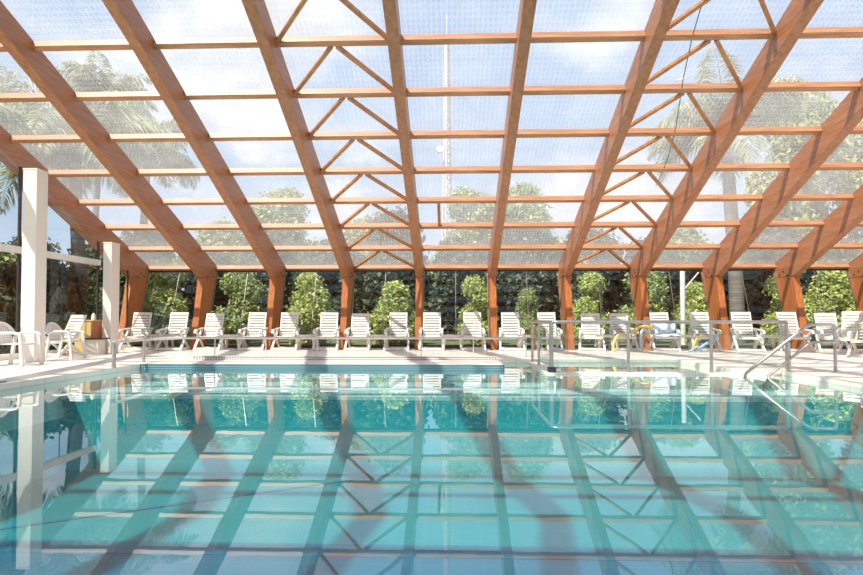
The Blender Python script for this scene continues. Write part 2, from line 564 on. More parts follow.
def purlin(yc, front, label):
    s = 1 if front else -1
    n_ = Vector((0, SL * s, 1)).normalized(); a_ = Vector((0, 1, -SL * s)).normalized()
    c = Vector((0, yc, TOP(yc))) - n_ * 0.070
    m_ = MB()
    vs = []
    for xx in (X0 + .1 - FX(0), X1 - .1 - FX(0)):
        for i, j in ((-1, -1), (1, -1), (1, 1), (-1, 1)):
            p = a_ * (i * 0.058) + n_ * (j * 0.062)
            vs.append((xx, p.y, p.z))
    m_.add(vs, [(3, 2, 1, 0), (4, 5, 6, 7), (0, 1, 5, 4), (1, 2, 6, 5), (2, 3, 7, 6), (3, 0, 4, 7)])
    o = m_.build('roof_purlin', wood_x, bevel=0.004)
    o.location = (FX(0), c.y, c.z)
    tag(o, label, 'purlin', 'roof purlins')


for k in range(14):
    if k == 0:
        lab = 'lowest purlin of the glass roof, running along the eaves above the far glazing'
    elif k == 7:
        lab = 'purlin nearest the top of the view, eighth row up from the eaves'
    elif k < 7:
        lab = 'orange roof purlin crossing all the rafters, %s row up from the far eaves' % ORD[k]
    else:
        lab = 'roof purlin high overhead above the pool, %s row up from the far eaves' % ORD[k]
    purlin(PY(k), True, lab)
    if k % 1 == 0:
        purlin(2 * RY - PY(k), False, 'purlin of the rear roof slope, %s row up from the rear eaves' % ORD[k])


# roof bracing --------------------------------------------------------
def bracing(i, label):
    xa, xb = FX(i) + .1, FX(i + 1) - .1
    t = empty('roof_bracing', ((xa + xb) / 2, PY(0), TOP(PY(0)) - .1), label, 'roof bracing', 'diagonal roof bracing')
    org = t.location
    for k in range(9):
        y0, y1 = PY(k) - .07, PY(k + 1) + .03
        for s in (-1, 1):
            xe = (xb - xa) / 2
            a = Vector((s * xe, y0 - org.y, TOP(y0) - .115 - org.z)); c = Vector((s * .05, y1 - org.y, TOP(y1) - .115 - org.z))
            m_ = MB(); m_.bar(a, c, 0.066, 0.06, up=nrm)
            m_.build('diagonal_brace', wood_brace, t)


bracing(3, 'zigzag of thin timber diagonals between rafters left of the middle of the roof')
bracing(6, 'zigzag of thin timber diagonals between rafters on the right half of the roof')
y0, y1 = PY(2) - .05, PY(3) + .05
b = MB(); xs = FX(4) + 0.62
b.bar((xs, y0, TOP(y0) - .07), (xs, y1, TOP(y1) - .07), 0.075, 0.06, up=nrm)
tag(b.build('roof_strut', wood_brace, origin=(xs, y0, TOP(y0) - .07)), 'single short timber strut between two purlins right of the bracing, under the lattice tower', 'strut')
# hanging cable under the glazing
cab = [(3.88, 8.3, 6.10), (3.90, 8.94, 5.86), (3.98, 9.51, 5.62), (4.18, 10.42, 5.26), (4.49, 11.57, 4.79), (4.69, 12.61, 4.37), (4.75, 13.46, 4.02)]
t = empty('hanging_cable', cab[-1], 'thin black cable slung under the roof glazing by the right bracing', 'cable')
MB().tube([Vector(p) - Vector(cab[-1]) for p in cab], 0.008, 6).build('wire', black, t)
b = MB(); b.bar(Vector(cab[3]) - Vector(cab[-1]) + Vector((-.14, 0, -.03)), Vector(cab[3]) - Vector(cab[-1]) + Vector((.03, 0, .02)), .05, .03)
b.build('fitting', white_frame, t)

# far glazing: a leaning pane per bay ----------------------------------
b = MB()
b.bar((X0 + .2, 17.40, 2.40), (X1 - .2, 17.40, 2.40), .07, .07); b.bar((X0 + .2, 16.60, .135), (X1 - .2, 16.60, .135), .08, .10)
tag(b.build('trim_4', dark_metal), kind='structure')
wt, wb = Vector((0, 17.36, 2.37)), Vector((0, 16.60, 0.18))
wn = Vector((0, (wt - wb).z, -(wt - wb).y)).normalized()
for i in range(-0, 11):
    xa, xb = FX(i) + .1, FX(i + 1) - .1
    t = bpy.data.objects.new('window_%d' % (i + 1), None); COL.objects.link(t)
    t.location = ((xa + xb) / 2, wb.y, wb.z); tag(t, kind='structure')
    h = (xb - xa) / 2
    d = wt - wb
    m_ = MB(); m_.bar((0, 0, 0), d, 2 * h, .008, up=wn); m_.build('pane', glass, t)
    m_ = MB(); m_.bar((0, 0, 0), d, .018, .02, up=wn)
    m_.bar((-h + .012, 0, 0), d + Vector((-h + .012, 0, 0)), .024, .03, up=wn); m_.bar((h - .012, 0, 0), d + Vector((h - .012, 0, 0)), .024, .03, up=wn)
    m_.build('window_frame', steel, t)

# left gable ------------------------------------------------------------
GX = -9.25
TZ = 2.40


def column(x0, x1, y0, y1, ztop, label):
    t = empty('column', ((x0 + x1) / 2, (y0 + y1) / 2, DK), label, 'column', 'white gable columns')
    h, w = (y1 - y0) / 2, (x1 - x0) / 2
    m_ = MB()
    m_.box(-w, w, -h, h, 0, ztop - DK); m_.build('shaft', cream, t, bevel=.008)
    m_ = MB(); m_.box(-w - .008, w + .008, -h - .008, h + .008, ztop - DK, ztop - DK + .03); m_.build('cap', cream, t, bevel=.004)


column(-8.46, -8.18, 11.0, 11.32, 3.88, 'tall white square column at the left, nearer the camera, reaching up to the rafter')
column(-8.68, -8.46, 14.0, 14.35, 2.82, 'shorter white square column at the left, farther from the camera, by the bin')


def gable_window(n, ya, yb):
    t = bpy.data.objects.new('window_%d' % n, None); COL.objects.link(t)
    t.location = (GX, ya, DK); tag(t, kind='structure')
    U = lambda y: (u_line(y) if y < 16.4 else 2.14) - DK + .05
    L_ = yb - ya
    m_ = MB(); m_.box(-.004, .004, .05, L_ - .05, .12, TZ - DK - .06); m_.build('pane', glass, t)
    m_ = MB(); m_.prism([(.05, TZ - DK + .06), (L_ - .05, TZ - DK + .06), (L_ - .05, max(U(yb), TZ - DK + .07)), (.05, U(ya))], -.004, .004); m_.build('pane', glass, t)
    m_ = MB()
    m_.box(-.05, .05, 0, L_, 0, .12)
    if n < 14:
        m_.box(-.06, .08, 0, L_, TZ - DK - .07, TZ - DK + .07)
    m_.build('window_frame', white_frame, t)
    m_ = MB()
    m_.box(-.02, .02, 0, .03, .12, U(ya)); m_.box(-.02, .02, L_ - .03, L_, .12, U(yb))
    m_.box(-.008, .008, L_ / 2 - .008, L_ / 2 + .008, .12, TZ - DK - .07); m_.build('mullion', dark_metal, t)


gable_window(12, 8.2, 11.95)
gable_window(13, 11.95, 14.7)
gable_window(14, 14.7, 16.1)


# ------------------------------------------------------------------ furniture
def slat_back(m_, p0, p1, w, n=8):
    """slatted panel: two stiles and n slats from p0 to p1 (y,z)"""
    a, c = Vector((0, *p0)), Vector((0, *p1))
    d = (c - a)
    up = Vector((0, -d.z, d.y)).normalized()
    for s in (-1, 1):
        off = Vector((s * (w / 2 - .02), 0, 0))
        m_.bar(a + off, c + off, .035, .03, up=up)
    for k in range(n):
        p = a + d * ((k + .5) / n)
        m_.bar(p + Vector((-w / 2 + .005, 0, 0)) - up * 0.008, p + Vector((w / 2 - .005, 0, 0)) - up * 0.008, d.length / n * 0.66, .022, up=up)
    m_.bar(c + Vector((-w / 2, 0, 0)), c + Vector((w / 2, 0, 0)), .04, .032, up=up)


def make_recliner(label, lean, mat):
    t = empty('recliner_chair', (0, 0, 0), label, 'chair', 'slatted recliners on the deck')
    w = .50
    m_ = MB(); slat_back(m_, (.16, .36), (.16 + .69 * math.sin(lean), .36 + .69 * math.cos(lean)), w, 9); m_.build('backrest', mat, t)
    m_ = MB(); slat_back(m_, (-.34, .385), (.18, .345), w, 5); m_.build('seat', mat, t)
    for s in (-1, 1):
        x = s * (w / 2 + .04)
        m_ = MB(); m_.bar((x, -.36, .545), (x, .26, .595), .065, .035); m_.bar((x, -.36, .545), (x, -.40, .47), .055, .035, up=(0, 1, 0))
        m_.build('armrest', mat, t)
        m_ = MB(); m_.bar((x + s * .035, -.36, 0), (x, .22, .585), .05, .055, up=(0, 1, 0)); m_.build('leg', mat, t)
        m_ = MB(); m_.bar((x - s * .01, .36, 0), (x - s * .005, -.34, .555), .045, .05, up=(0, 1, 0)); m_.build('leg', mat, t)
    m_ = MB()
    m_.bar((-w / 2 - .05, -.345, .05), (w / 2 + .05, -.345, .05), .04, .055); m_.build('stretcher', mat, t)
    m_ = MB()
    m_.bar((-w / 2 - .02, .33, .05), (w / 2 + .02, .33, .05), .035, .045); m_.build('stretcher', mat, t)
    m_ = MB(); m_.bar((-w / 2 - .03, -.30, .35), (w / 2 + .03, -.30, .35), .04, .06); m_.build('front_rail', mat, t)
    return t


up_chair = None
lean_chair = None
rows = [  # x, y, rz, kind, label
    (-8.66, 15.55, .10, 0, 'white slatted recliner at the left end of the far row, beside the gable post'),
    (-7.60, 15.50, .06, 0, 'second white slatted recliner from the left in the far row'),
    (-6.66, 15.68, .10, 1, 'third slatted recliner from the left, right of the second timber post'),
    (-5.46, 15.72, .05, 0, 'fourth slatted recliner from the left, just right of a small side table'),
    (-4.55, 15.74, .04, 0, 'fifth slatted recliner from the left, close right of the third timber post'),
    (-3.43, 15.74, .03, 0, 'sixth slatted recliner from the left, close left of the fourth timber post'),
    (-2.56, 15.74, .03, 1, 'seventh slatted recliner from the left, close right of the fourth timber post'),
    (-1.49, 15.74, .0, 0, 'eighth slatted recliner from the left, in front of the round bright bush'),
    (-0.55, 15.74, .0, 0, 'ninth slatted recliner from the left, close right of the fifth timber post'),
    (0.57, 15.74, .0, 0, 'tenth slatted recliner from the left, close left of the middle timber post'),
    (1.62, 15.74, -.02, 0, 'eleventh slatted recliner from the left, close right of the middle timber post'),
    (2.62, 15.74, -.02, 0, 'white slatted recliner seen behind the end of the glass pool barrier'),
    (3.78, 15.74, -.18, 1, 'leaned-back recliner right of the seventh timber post, behind the steel guard rail'),
    (4.62, 15.74, -.04, 1, 'slatted recliner holding a bent yellow foam noodle, left of the eighth timber post'),
    (5.70, 15.74, -.05, 0, 'slatted recliner with a pale blue towel over it, right of the eighth timber post'),
    (6.72, 15.62, -.08, 0, 'slatted recliner by the pale pole, with a short yellow noodle on it'),
    (7.76, 15.46, -.12, 0, 'slatted recliner close right of the ninth timber post'),
    (9.00, 15.5, -.08, 0, 'slatted recliner close left of the tenth timber post, behind the stair rails'),
    (9.86, 15.35, -.30, 1, 'slatted recliner turned aside, just right of the tenth timber post'),
    (9.78, 14.4, -.7, 0, 'white recliner near the right edge facing left, behind the cream one'),
]
for (x, y, rz, kd, lab) in rows:
    if kd == 0 and up_chair is None:
        up_chair = make_recliner(lab, .32, plastic)
        c = up_chair; c.location = (x, y, DK); c.rotation_euler = (0, 0, rz)
    elif kd == 1 and lean_chair is None:
        lean_chair = make_recliner(lab, .44, plastic)
        c = lean_chair; c.location = (x, y, DK); c.rotation_euler = (0, 0, rz)
    else:
        copy_tree(up_chair if kd == 0 else lean_chair, (x, y, DK), rz, lab, 'slatted recliners on the deck')
c = make_recliner('cream slatted recliner cut by the right edge of the photo, nearest of the far row', .34, plastic_warm)
c.location = (9.32, 13.2, DK); c.rotation_euler = (0, 0, -.8)
copy_tree(lean_chair, (-9.0, 13.0, DK), -.28, 'slatted recliner between the two white columns, behind a round-backed armchair', 'slatted recliners on the deck', (.94, .94, .94))


def make_table(label):
    t = empty('side_table', (0, 0, 0), label, 'table', 'low side tables between the recliners')
    m_ = MB(); m_.box(-.29, .29, -.22, .22, .385, .42); m_.box(-.26, .26, -.19, .19, .35, .385); m_.build('tabletop', plastic_warm, t, bevel=.01)
    for sx in (-1, 1):
        for sy in (-1, 1):
            m_ = MB(); m_.bar((sx * .25, sy * .18, 0), (sx * .225, sy * .16, .36), .05, .05, w2=.065, h2=.065); m_.build('leg', plastic_warm, t)
    return t


tabs = [(-8.08, 'leftmost low side table, between the first two recliners at the left'),
        (-6.07, 'low side table between the third and fourth recliners from the left'),
        (-3.99, 'low side table between the fifth and sixth recliners from the left'),
        (-2.03, 'low side table between the seventh and eighth recliners from the left'),
        (0.02, 'low side table in front of the middle bushes, left of the tenth recliner'),
        (2.08, 'low side table just left of the end of the glass pool barrier'),
        (4.19, 'low side table with the end of a yellow noodle beside it, behind the guard rail'),
        (6.30, 'low side table beside the pale pole, right of the towel recliner'),
        (8.48, 'rightmost low side table, behind the sloping stair rails')]
tab0 = None
for x, lab in tabs:
    if tab0 is None:
        tab0 = make_table(lab); tab0.location = (x, 15.75, DK)
    else:
        copy_tree(tab0, (x, 15.75, DK), 0, lab, 'low side tables between the recliners')


def make_monobloc(label, mat):
    """moulded armchair with an arched, slotted back, facing +x"""
    t = empty('armchair', (0, 0, 0), label, 'chair', 'round-backed armchairs by the left glazing')
    m_ = MB()
    m_.box(-.20, .25, -.22, .22, .41, .435)
    m_.bar((.25, -.22, .415), (.25, .22, .415), .04, .05)
    m_.build('seat', mat, t, bevel=.008)
    m_ = MB()
    ring = []
    for k in range(13):
        a = PI * k / 12
        ring.append((-.23 - .10 * math.sin(a), -.27 * math.cos(a), .58 + .25 * math.sin(a)))
    m_.tube(ring, .026, 8)
    for k in range(1, 8):
        yy = -.24 + k * .06
        zt = .58 + .25 * math.sqrt(max(0, 1 - (yy / .27) ** 2)) - .01
        xt = -.23 - .10 * math.sqrt(max(0, 1 - (yy / .27) ** 2))
        m_.bar((-.20, yy * .85, .43), (xt, yy, zt), .036, .012, up=(1, 0, 0))
    m_.build('backrest', mat, t)
    for s in (-1, 1):
        m_ = MB(); m_.tube([(-.23, s * .27, .58), (-.10, s * .285, .635), (.10, s * .285, .64), (.22, s * .28, .625), (.27, s * .27, .58)], .026, 8)
        m_.build('armrest', mat, t)
        m_ = MB(); m_.bar((.31, s * .27, 0), (.25, s * .255, .60), .05, .055, up=(1, 0, 0)); m_.build('leg', mat, t)
        m_ = MB(); m_.bar((-.31, s * .25, 0), (-.21, s * .24, .56), .05, .055, up=(1, 0, 0)); m_.build('leg', mat, t)
    return t


mono = make_monobloc('white round-backed resin armchair at the left edge, in front of the near column', plastic)
mono.location = (-7.98, 10.3, DK); mono.rotation_euler = (0, 0, 0.02); mono.scale = (.94, .94, .94)
copy_tree(mono, (-8.34, 12.15, DK), .05, 'white round-backed resin armchair between the two white columns', 'round-backed armchairs by the left glazing', (.92, .92, .92))

# wooden bin between the columns
t = empty('slatted_bin', (-8.98, 13.95, DK), 'slatted wooden bin with yellow side, between the columns against the left glazing', 'bin')
m_ = MB(); m_.box(-.20, .20, -.24, .22, .04, .78); m_.build('body', bin_yellow, t)
for k in range(5):
    m_ = MB(); yy = -.22 + k * .088
    m_.box(.20, .222, yy, yy + .076, .02, .80); m_.build('slat', bin_red, t)
m_ = MB(); m_.box(-.22, .235, -.25, .24, .80, .83); m_.build('lid', bin_yellow, t)
b = MB(); b.tube([(0, 0, 0), (0, 0, .10), (0, 0, .13), (0, 0, .17)], lambda q: .05 if q < .4 else (.035 if q < .8 else .02), 12)
tag(b.build('bottle', plastic, origin=None), 'small white bottle standing on the slatted wooden bin', 'bottle').location = (-8.9, 14.0, DK + .83)
t = empty('planter_box', (-8.60, 13.62, DK), 'low cream box with a flat black top, at the foot of the farther column', 'box')
m_ = MB(); m_.box(-.15, .15, -.15, .15, 0, .36); m_.build('body', cream, t, bevel=.01)
m_ = MB(); m_.box(-.24, .24, -.2, .2, .36, .395); m_.build('top', black, t, bevel=.008)


# noodles and towel
def noodle(name_label, pts, mat, r=.035):
    pts = [Vector(p) + Vector((0, .22, -.02)) for p in pts]
    fine = []
    for i in range(len(pts) - 1):
        p0, p1, p2, p3 = pts[max(i - 1, 0)], pts[i], pts[i + 1], pts[min(i + 2, len(pts) - 1)]
        for k in range(6):
            u = k / 6
            fine.append(0.5 * ((2 * p1) + (p2 - p0) * u + (2 * p0 - 5 * p1 + 4 * p2 - p3) * u * u + (3 * p1 - p0 - 3 * p2 + p3) * u ** 3))
    fine.append(pts[-1])
    b_ = MB(); b_.tube(fine, r, 10)
    tag(b_.build('pool_noodle', mat, origin=tuple(pts[0])), name_label, 'pool noodle', 'foam pool noodles')


noodle('yellow foam noodle hanging from the seat edge beside the side table', [(4.22, 15.02, .12), (4.24, 15.03, .32), (4.36, 15.05, .52), (4.56, 15.2, .55)], yellow_foam)
noodle('long yellow foam noodle arching over in front of the eighth timber post', [(4.74, 15.15, .53), (4.78, 15.12, .62), (4.92, 15.1, .73), (5.10, 15.12, .76), (5.34, 15.3, .71)], yellow_foam)
noodle('short yellow foam noodle dropping from a recliner right of the pale pole', [(6.26, 15.00, .12), (6.32, 14.98, .34), (6.44, 14.98, .51), (6.62, 15.1, .52)], yellow_foam)
noodle('grey-blue foam noodle bent upright against the eighth timber post', [(4.97, 14.98, .12), (4.93, 14.98, .38), (4.95, 15.0, .60), (5.04, 15.02, .68), (5.14, 15.05, .56)], grey_foam)
noodle('blue foam noodle lying aslant on the deck by the ninth timber post', [(6.08, 14.8, .12), (6.36, 14.85, .20), (6.62, 14.95, .33), (6.9, 15.05, .47)], blue_foam)
b = MB()
rng = random.Random(4)
nx, ny = 14, 10
vs = []
for j in range(ny + 1):
    for i in range(nx + 1):
        u, v = i / nx, j / ny
        y_ = 15.25 + .34 * min(v * 2, 1) + .24 * max(0, v * 2 - 1) * .45
        z_ = .54 - .10 * abs(math.sin(3 * u + 1)) * .3 + .33 * max(0, v * 2 - 1) - .04 * (1 - min(1, v * 2))
        vs.append((5.36 + .62 * u + .03 * math.sin(9 * v), y_, z_ + .015 * math.sin(14 * u + 5 * v)))
fs = [(j * (nx + 1) + i, j * (nx + 1) + i + 1, (j + 1) * (nx + 1) + i + 1, (j + 1) * (nx + 1) + i) for j in range(ny) for i in range(nx)]
b.add(vs, fs, 0, True)
o = b.build('towel', towel_mat, origin=(5.6, 15.2, .5))
md = o.modifiers.new('thick', 'SOLIDIFY'); md.thickness = .015
tag(o, 'pale blue and white towel spread over a recliner right of the eighth post', 'towel')


# ------------------------------------------------------------------ rails
def rail_tube(parent, name, pts, r, mat, org):
    m_ = MB(); m_.tube([Vector(p) - Vector(org) for p in pts], r, 10)
    return m_.build(name, mat, parent)


def bend(a, c, d, r=.12):
    a, c, d = Vector(a), Vector(c), Vector(d)
    p = c + (a - c).normalized() * r; q = c + (d - c).normalized() * r
    return [p * (1 - u) ** 2 + c * 2 * u * (1 - u) + q * u * u for u in (0, .25, .5, .75, 1)]


org = (-5.86, 9.8, DK)
t = empty('low_rail', org, 'long low pale rail running behind the raised far ledge of the pool', 'rail')
H = .53
path = [(-5.86, 9.8, H), (-6.02, 11.07, H), (-5.6, 12.0, H), (1.55, 12.0, H)]
rail_tube(t, 'top_rail', path, .026, rail_white, org)
for k, p in enumerate([(-5.86, 9.8), (-6.02, 11.07)]):
    rail_tube(t, 'post', [(*p, DK), (*p, H)], .034 if k == 0 else .028, steel, org)
for k in range(7):
    x = -5.0 + 1.09 * k
    rail_tube(t, 'post', [(x, 12.0, .15), (x, 12.0, H)], .011, rail_white, org)

org = (1.68, 9.83, .03)
t = empty('guard_rail', org, 'steel guard rail with clear glass panels standing between the main and shallow pools', 'guard rail')
H = .88
rail_tube(t, 'top_rail', [(1.70, 12.25, H), (1.70, 11.4, H)] + bend((1.70, 11.4, H), (1.68, 9.84, H), (3, 9.84, H)) + [(3.0, 9.84, H), (4.3, 9.84, H), (5.60, 9.84, H)], .03, steel, org)
posts = [(1.70, 12.2), (1.70, 11.3), (1.69, 9.84), (2.98, 9.84), (4.36, 9.84), (5.6, 9.84)]
for p in posts:
    q = rail_tube(t, 'post', [(*p, .03), (*p, H)], .036 if p[0] < 1.7 else .028, steel, org)
    if p == (1.69, 9.84):
        corner_post = q
m_ = MB(); m_.box(-.055, .075, -.07, .07, 0.0, .09); m_.build('post_shoe', black, corner_post, bevel=.012)
for a, c in zip(posts[:-1], posts[1:]):
    va, vc = Vector((*a, 0)) - Vector((org[0], org[1], 0)), Vector((*c, 0)) - Vector((org[0], org[1], 0))
    d = (vc - va).normalized()
    m_ = MB(); m_.bar(va + d * .05 + Vector((0, 0, .42)), vc - d * .05 + Vector((0, 0, .42)), .01, .66); m_.build('glass_panel', guard_glass, t)

org = (6.2, 9.55, DK)
t = empty('stair_rail', org, 'steel handrail with two sloping bars descending into the pool at the right', 'handrail')
t.location.x -= .075
rail_tube(t, 'upper_bar', [(4.72, 9.55, -.35), (4.86, 9.55, 0.05)] + bend((4.86, 9.55, .05), (5.86, 9.55, .84), (6.25, 9.55, .84), .08) + bend((5.9, 9.55, .84), (6.28, 9.55, .84), (6.28, 9.55, .4), .07) + [(6.28, 9.55, DK)], .026, steel, org)
rail_tube(t, 'lower_bar', [(5.02, 9.42, -.35), (5.15, 9.42, 0.02)] + bend((5.15, 9.42, .02), (5.82, 9.42, .56), (6.2, 9.42, .56), .08) + [(6.27, 9.50, .56)], .023, steel, org)
rail_tube(t, 'post', [(5.50, 9.48, DK), (5.50, 9.48, .55)], .03, steel, org)

# gutter slots beside the left edge, on the coping
for k, (x, y) in enumerate([(-5.98, 6.95), (-6.0, 7.25), (-6.02, 7.5)]):
    b = MB(); b.box(-.04, .04, -.05, .05, 0, .01)
    o = b.build('depth_marker', black); o.location = (x, y, DK + .004)
    tag(o, 'small dark marker tile on the left pool edge, %s' % ('nearest the photo corner' if k == 0 else 'middle of three' if k == 1 else 'farthest of three'), 'marker tile', 'dark marker tiles')

# ------------------------------------------------------------------ outdoors
def leaves(blobs, n, size, seed, aspect=0.55, shell=0.55, droop=0.3):
    r = np.random.default_rng(seed)
    blobs = np.array(blobs, float)
    wgt = blobs[:, 3] ** 2; wgt /= wgt.sum()
    idx = r.choice(len(blobs), n, p=wgt)
    d = r.normal(size=(n, 3)); d /= np.linalg.norm(d, axis=1)[:, None]
    rad = shell + (1 - shell) * r.random(n) ** 0.7
    rad *= 1 + .12 * r.normal(size=n)
    c = blobs[idx, :3] + d * (blobs[idx, 3] * rad)[:, None] * np.array([1, 1, .9])
    nn = d * .7 + r.normal(size=(n, 3)) * .55 + np.array([0, 0, .35]); nn /= np.linalg.norm(nn, axis=1)[:, None]
    a = np.cross(nn, r.normal(size=(n, 3))); a /= np.linalg.norm(a, axis=1)[:, None]
    bb = np.cross(nn, a)
    s = size * (.6 + .8 * r.random(n))[:, None]
    P = np.stack([c - a * s, c + bb * s * aspect - nn * s * .12, c + a * s - nn * s * droop, c - bb * s * aspect - nn * s * .12], 1)
    return P.reshape(-1, 3)


def leaf_obj(name, P, mat, parent):
    me = bpy.data.meshes.new(name)
    n = len(P) // 4
    me.vertices.add(len(P)); me.vertices.foreach_set('co', P.astype(np.float32).ravel())
    me.loops.add(len(P)); me.loops.foreach_set('vertex_index', np.arange(len(P), dtype=np.int32))
    me.polygons.add(n)
    me.polygons.foreach_set('loop_start', np.arange(0, 4 * n, 4, dtype=np.int32))
    me.polygons.foreach_set('loop_total', np.full(n, 4, dtype=np.int32))
    me.update(calc_edges=True); me.validate()
    me.materials.append(mat)
    o = bpy.data.objects.new(name, me); COL.objects.link(o); o.parent = parent
    return o


def tree_proto(name, cat, h, spread, seed, n, size, mat, trunk_r=.16, low=0.25):
    r = random.Random(seed)
    t = empty(name, (0, 0, 0), 'x', cat)
    blobs = []
    nb = 16
    for k in range(nb):
        zf = low + (1 - low) * r.random()
        rr = spread * math.sin(PI * min(.97, .25 + .72 * (zf - low) / (1 - low)))
        a = r.random() * 2 * PI
        q = rr * .62 * math.sqrt(r.random())
        blobs.append((q * math.cos(a), q * math.sin(a), h * zf * .88, spread * (.30 + .22 * r.random())))
    leaf_obj('crown', leaves(blobs, n, size, seed), mat, t)
    m_ = MB()
    m_.tube([(0, 0, 0), (.05 * h * .2, .03, h * .25), (-.03, .05, h * .5), (.05, 0, h * .75)], lambda q: trunk_r * (1 - .75 * q), 10)
    for k in range(7):
        bl = blobs[k]
        m_.tube([(.01 * h, .02, h * .25 + .04 * k * h * .4), (bl[0] * .5, bl[1] * .5, (h * .3 + bl[2]) / 2), bl[:3]], lambda q: trunk_r * .4 * (1 - .8 * q), 7)
    m_.build('trunk', bark, t)
    return t


used = set()


def plant(proto, x, y, rz, sc, label, group=None):
    if proto.name not in used:
        used.add(proto.name)
        proto.location = (x, y, 0); proto.rotation_euler = (0, 0, rz); proto.scale = sc; proto['label'] = label
        if group: proto['group'] = group
        return proto
    return copy_tree(proto, (x, y, 0), rz, label, group, sc)


bush_a = tree_proto('bush', 'bush', 2.6, 1.15, 11, 9000, .062, leaf_bright, .05, .12)
bush_b = tree_proto('bush', 'bush', 2.6, 1.3, 12, 9000, .065, leaf_bright, .05, .12)
bush_c = tree_proto('bush', 'bush', 2.6, 1.2, 13, 6500, .068, leaf_mid, .05, .1)
G1 = 'bushes behind the far glazing'
for (p, x, y, rz, s, lab) in [
    (bush_a, -10.6, 21, 0, (1.3, 1.1, 1.18), 'yellow-green bush behind the first glazed bay at the left'),
    (bush_c, -8.0, 21.5, 1, (1.0, 1, 1.05), 'loose green bush behind the second glazed bay'),
    (bush_b, -5.15, 20.5, 2, (.82, .9, .98), 'bright green bush behind the bay right of the third timber post'),
    (bush_b, -2.05, 21, 4, (.98, 1, 0.86), 'rounded bright green bush behind the bay left of the fifth timber post'),
    (bush_a, 0.85, 21, 3, (.80, .9, .92), 'bright green bush showing on both sides of the middle timber post'),
    (bush_c, 3.0, 23, 2, (.6, .6, .8), 'small thin bush behind the bay left of the seventh timber post'),
    (bush_a, 5.3, 22, 5, (.85, .9, 1.0), 'pale green bush behind the bay between the seventh and eighth posts'),
    (bush_c, 7.5, 22.5, 0, (1.1, 1, 1.1), 'mid green bush left of the pale pole'),
    (bush_b, 9.6, 23, 1, (.85, 1, .88), 'bright bush right of the pale pole'),
    (bush_a, 12.4, 22, 2, (1.05, 1, .95), 'bright bush right of the palm trunk'),
    (bush_b, 14.6, 22.5, 3, (1.25, 1, 1.1), 'bright bush behind the bay right of the tenth timber post'),
    (bush_c, 17.2, 22.5, 3, (1.4, 1, 1.1), 'green bush beyond the right edge of the far glazing')]:
    plant(p, x, y, rz, s, lab, G1)

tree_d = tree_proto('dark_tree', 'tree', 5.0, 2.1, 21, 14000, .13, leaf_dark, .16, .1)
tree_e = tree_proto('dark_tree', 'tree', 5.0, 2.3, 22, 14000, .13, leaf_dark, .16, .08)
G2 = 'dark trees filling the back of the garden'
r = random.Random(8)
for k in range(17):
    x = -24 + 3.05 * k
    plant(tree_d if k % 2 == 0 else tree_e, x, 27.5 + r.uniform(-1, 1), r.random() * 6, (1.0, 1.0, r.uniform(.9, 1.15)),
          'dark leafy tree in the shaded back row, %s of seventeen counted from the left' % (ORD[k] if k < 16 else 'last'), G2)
tree_m = tree_proto('leafy_tree', 'tree', 9.5, 3.1, 31, 24000, .14, leaf_mid, .25, .12)
tree_n = tree_proto('leafy_tree', 'tree', 9.5, 3.3, 32, 24000, .14, leaf_mid, .25, .12)
G3 = 'tall leafy trees beyond the garden'
for (p, x, y, rz, s, lab) in [
    (tree_m, -14.5, 36, 0, (1, 1, .78), 'leafy tree seen through the lower roof left of the third rafter'),
    (tree_n, -10.4, 36, 1, (1.05, 1, 1.02), 'tall leafy tree seen through the roof left of the bracing'),
    (tree_m, -5.6, 36, 2, (1.05, 1, .80), 'lower leafy tree seen behind the left roof bracing'),
    (tree_n, 0.9, 38, 3, (1.05, 1, 1.06), 'tall leafy tree right of the lattice tower'),
    (tree_m, 4.9, 38, 4, (1.15, 1, 1.08), 'tall leafy tree seen left of the seventh rafter'),
    (tree_n, 9.4, 37, 5, (1.1, 1, .66), 'low leafy tree seen behind the right roof bracing'),
    (tree_m, 14.0, 36, 6, (1, 1, .75), 'leafy tree behind the right palm trunk'),
    (tree_n, 17.2, 30, 2, (1.05, 1, 1.42), 'large leafy tree high on the right, nearest the palm'),
    (tree_m, 22.5, 31, 1, (1.2, 1, 1.42), 'largest leafy tree at the right edge, crown reaching high through the roof'),
    (tree_n, -21, 24, 1, (1, 1, .70), 'leafy tree outside the left gable, behind the palms'),
    (tree_m, -18.5, 15.5, 3, (.9, .9, .62), 'green tree outside the left gable beyond the nearer window')]:
    plant(p, x, y, rz, s, lab, G3)
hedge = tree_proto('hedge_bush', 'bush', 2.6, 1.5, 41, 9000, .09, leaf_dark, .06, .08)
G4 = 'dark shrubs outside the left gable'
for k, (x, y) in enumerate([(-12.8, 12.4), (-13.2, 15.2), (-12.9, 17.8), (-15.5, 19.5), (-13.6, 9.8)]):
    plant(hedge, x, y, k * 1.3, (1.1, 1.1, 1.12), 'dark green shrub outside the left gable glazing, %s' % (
        ['behind the round-backed armchair', 'behind the slatted bin', 'near the farther column', 'behind the palm trunk', 'at the left edge of the photo'][k]), G4)


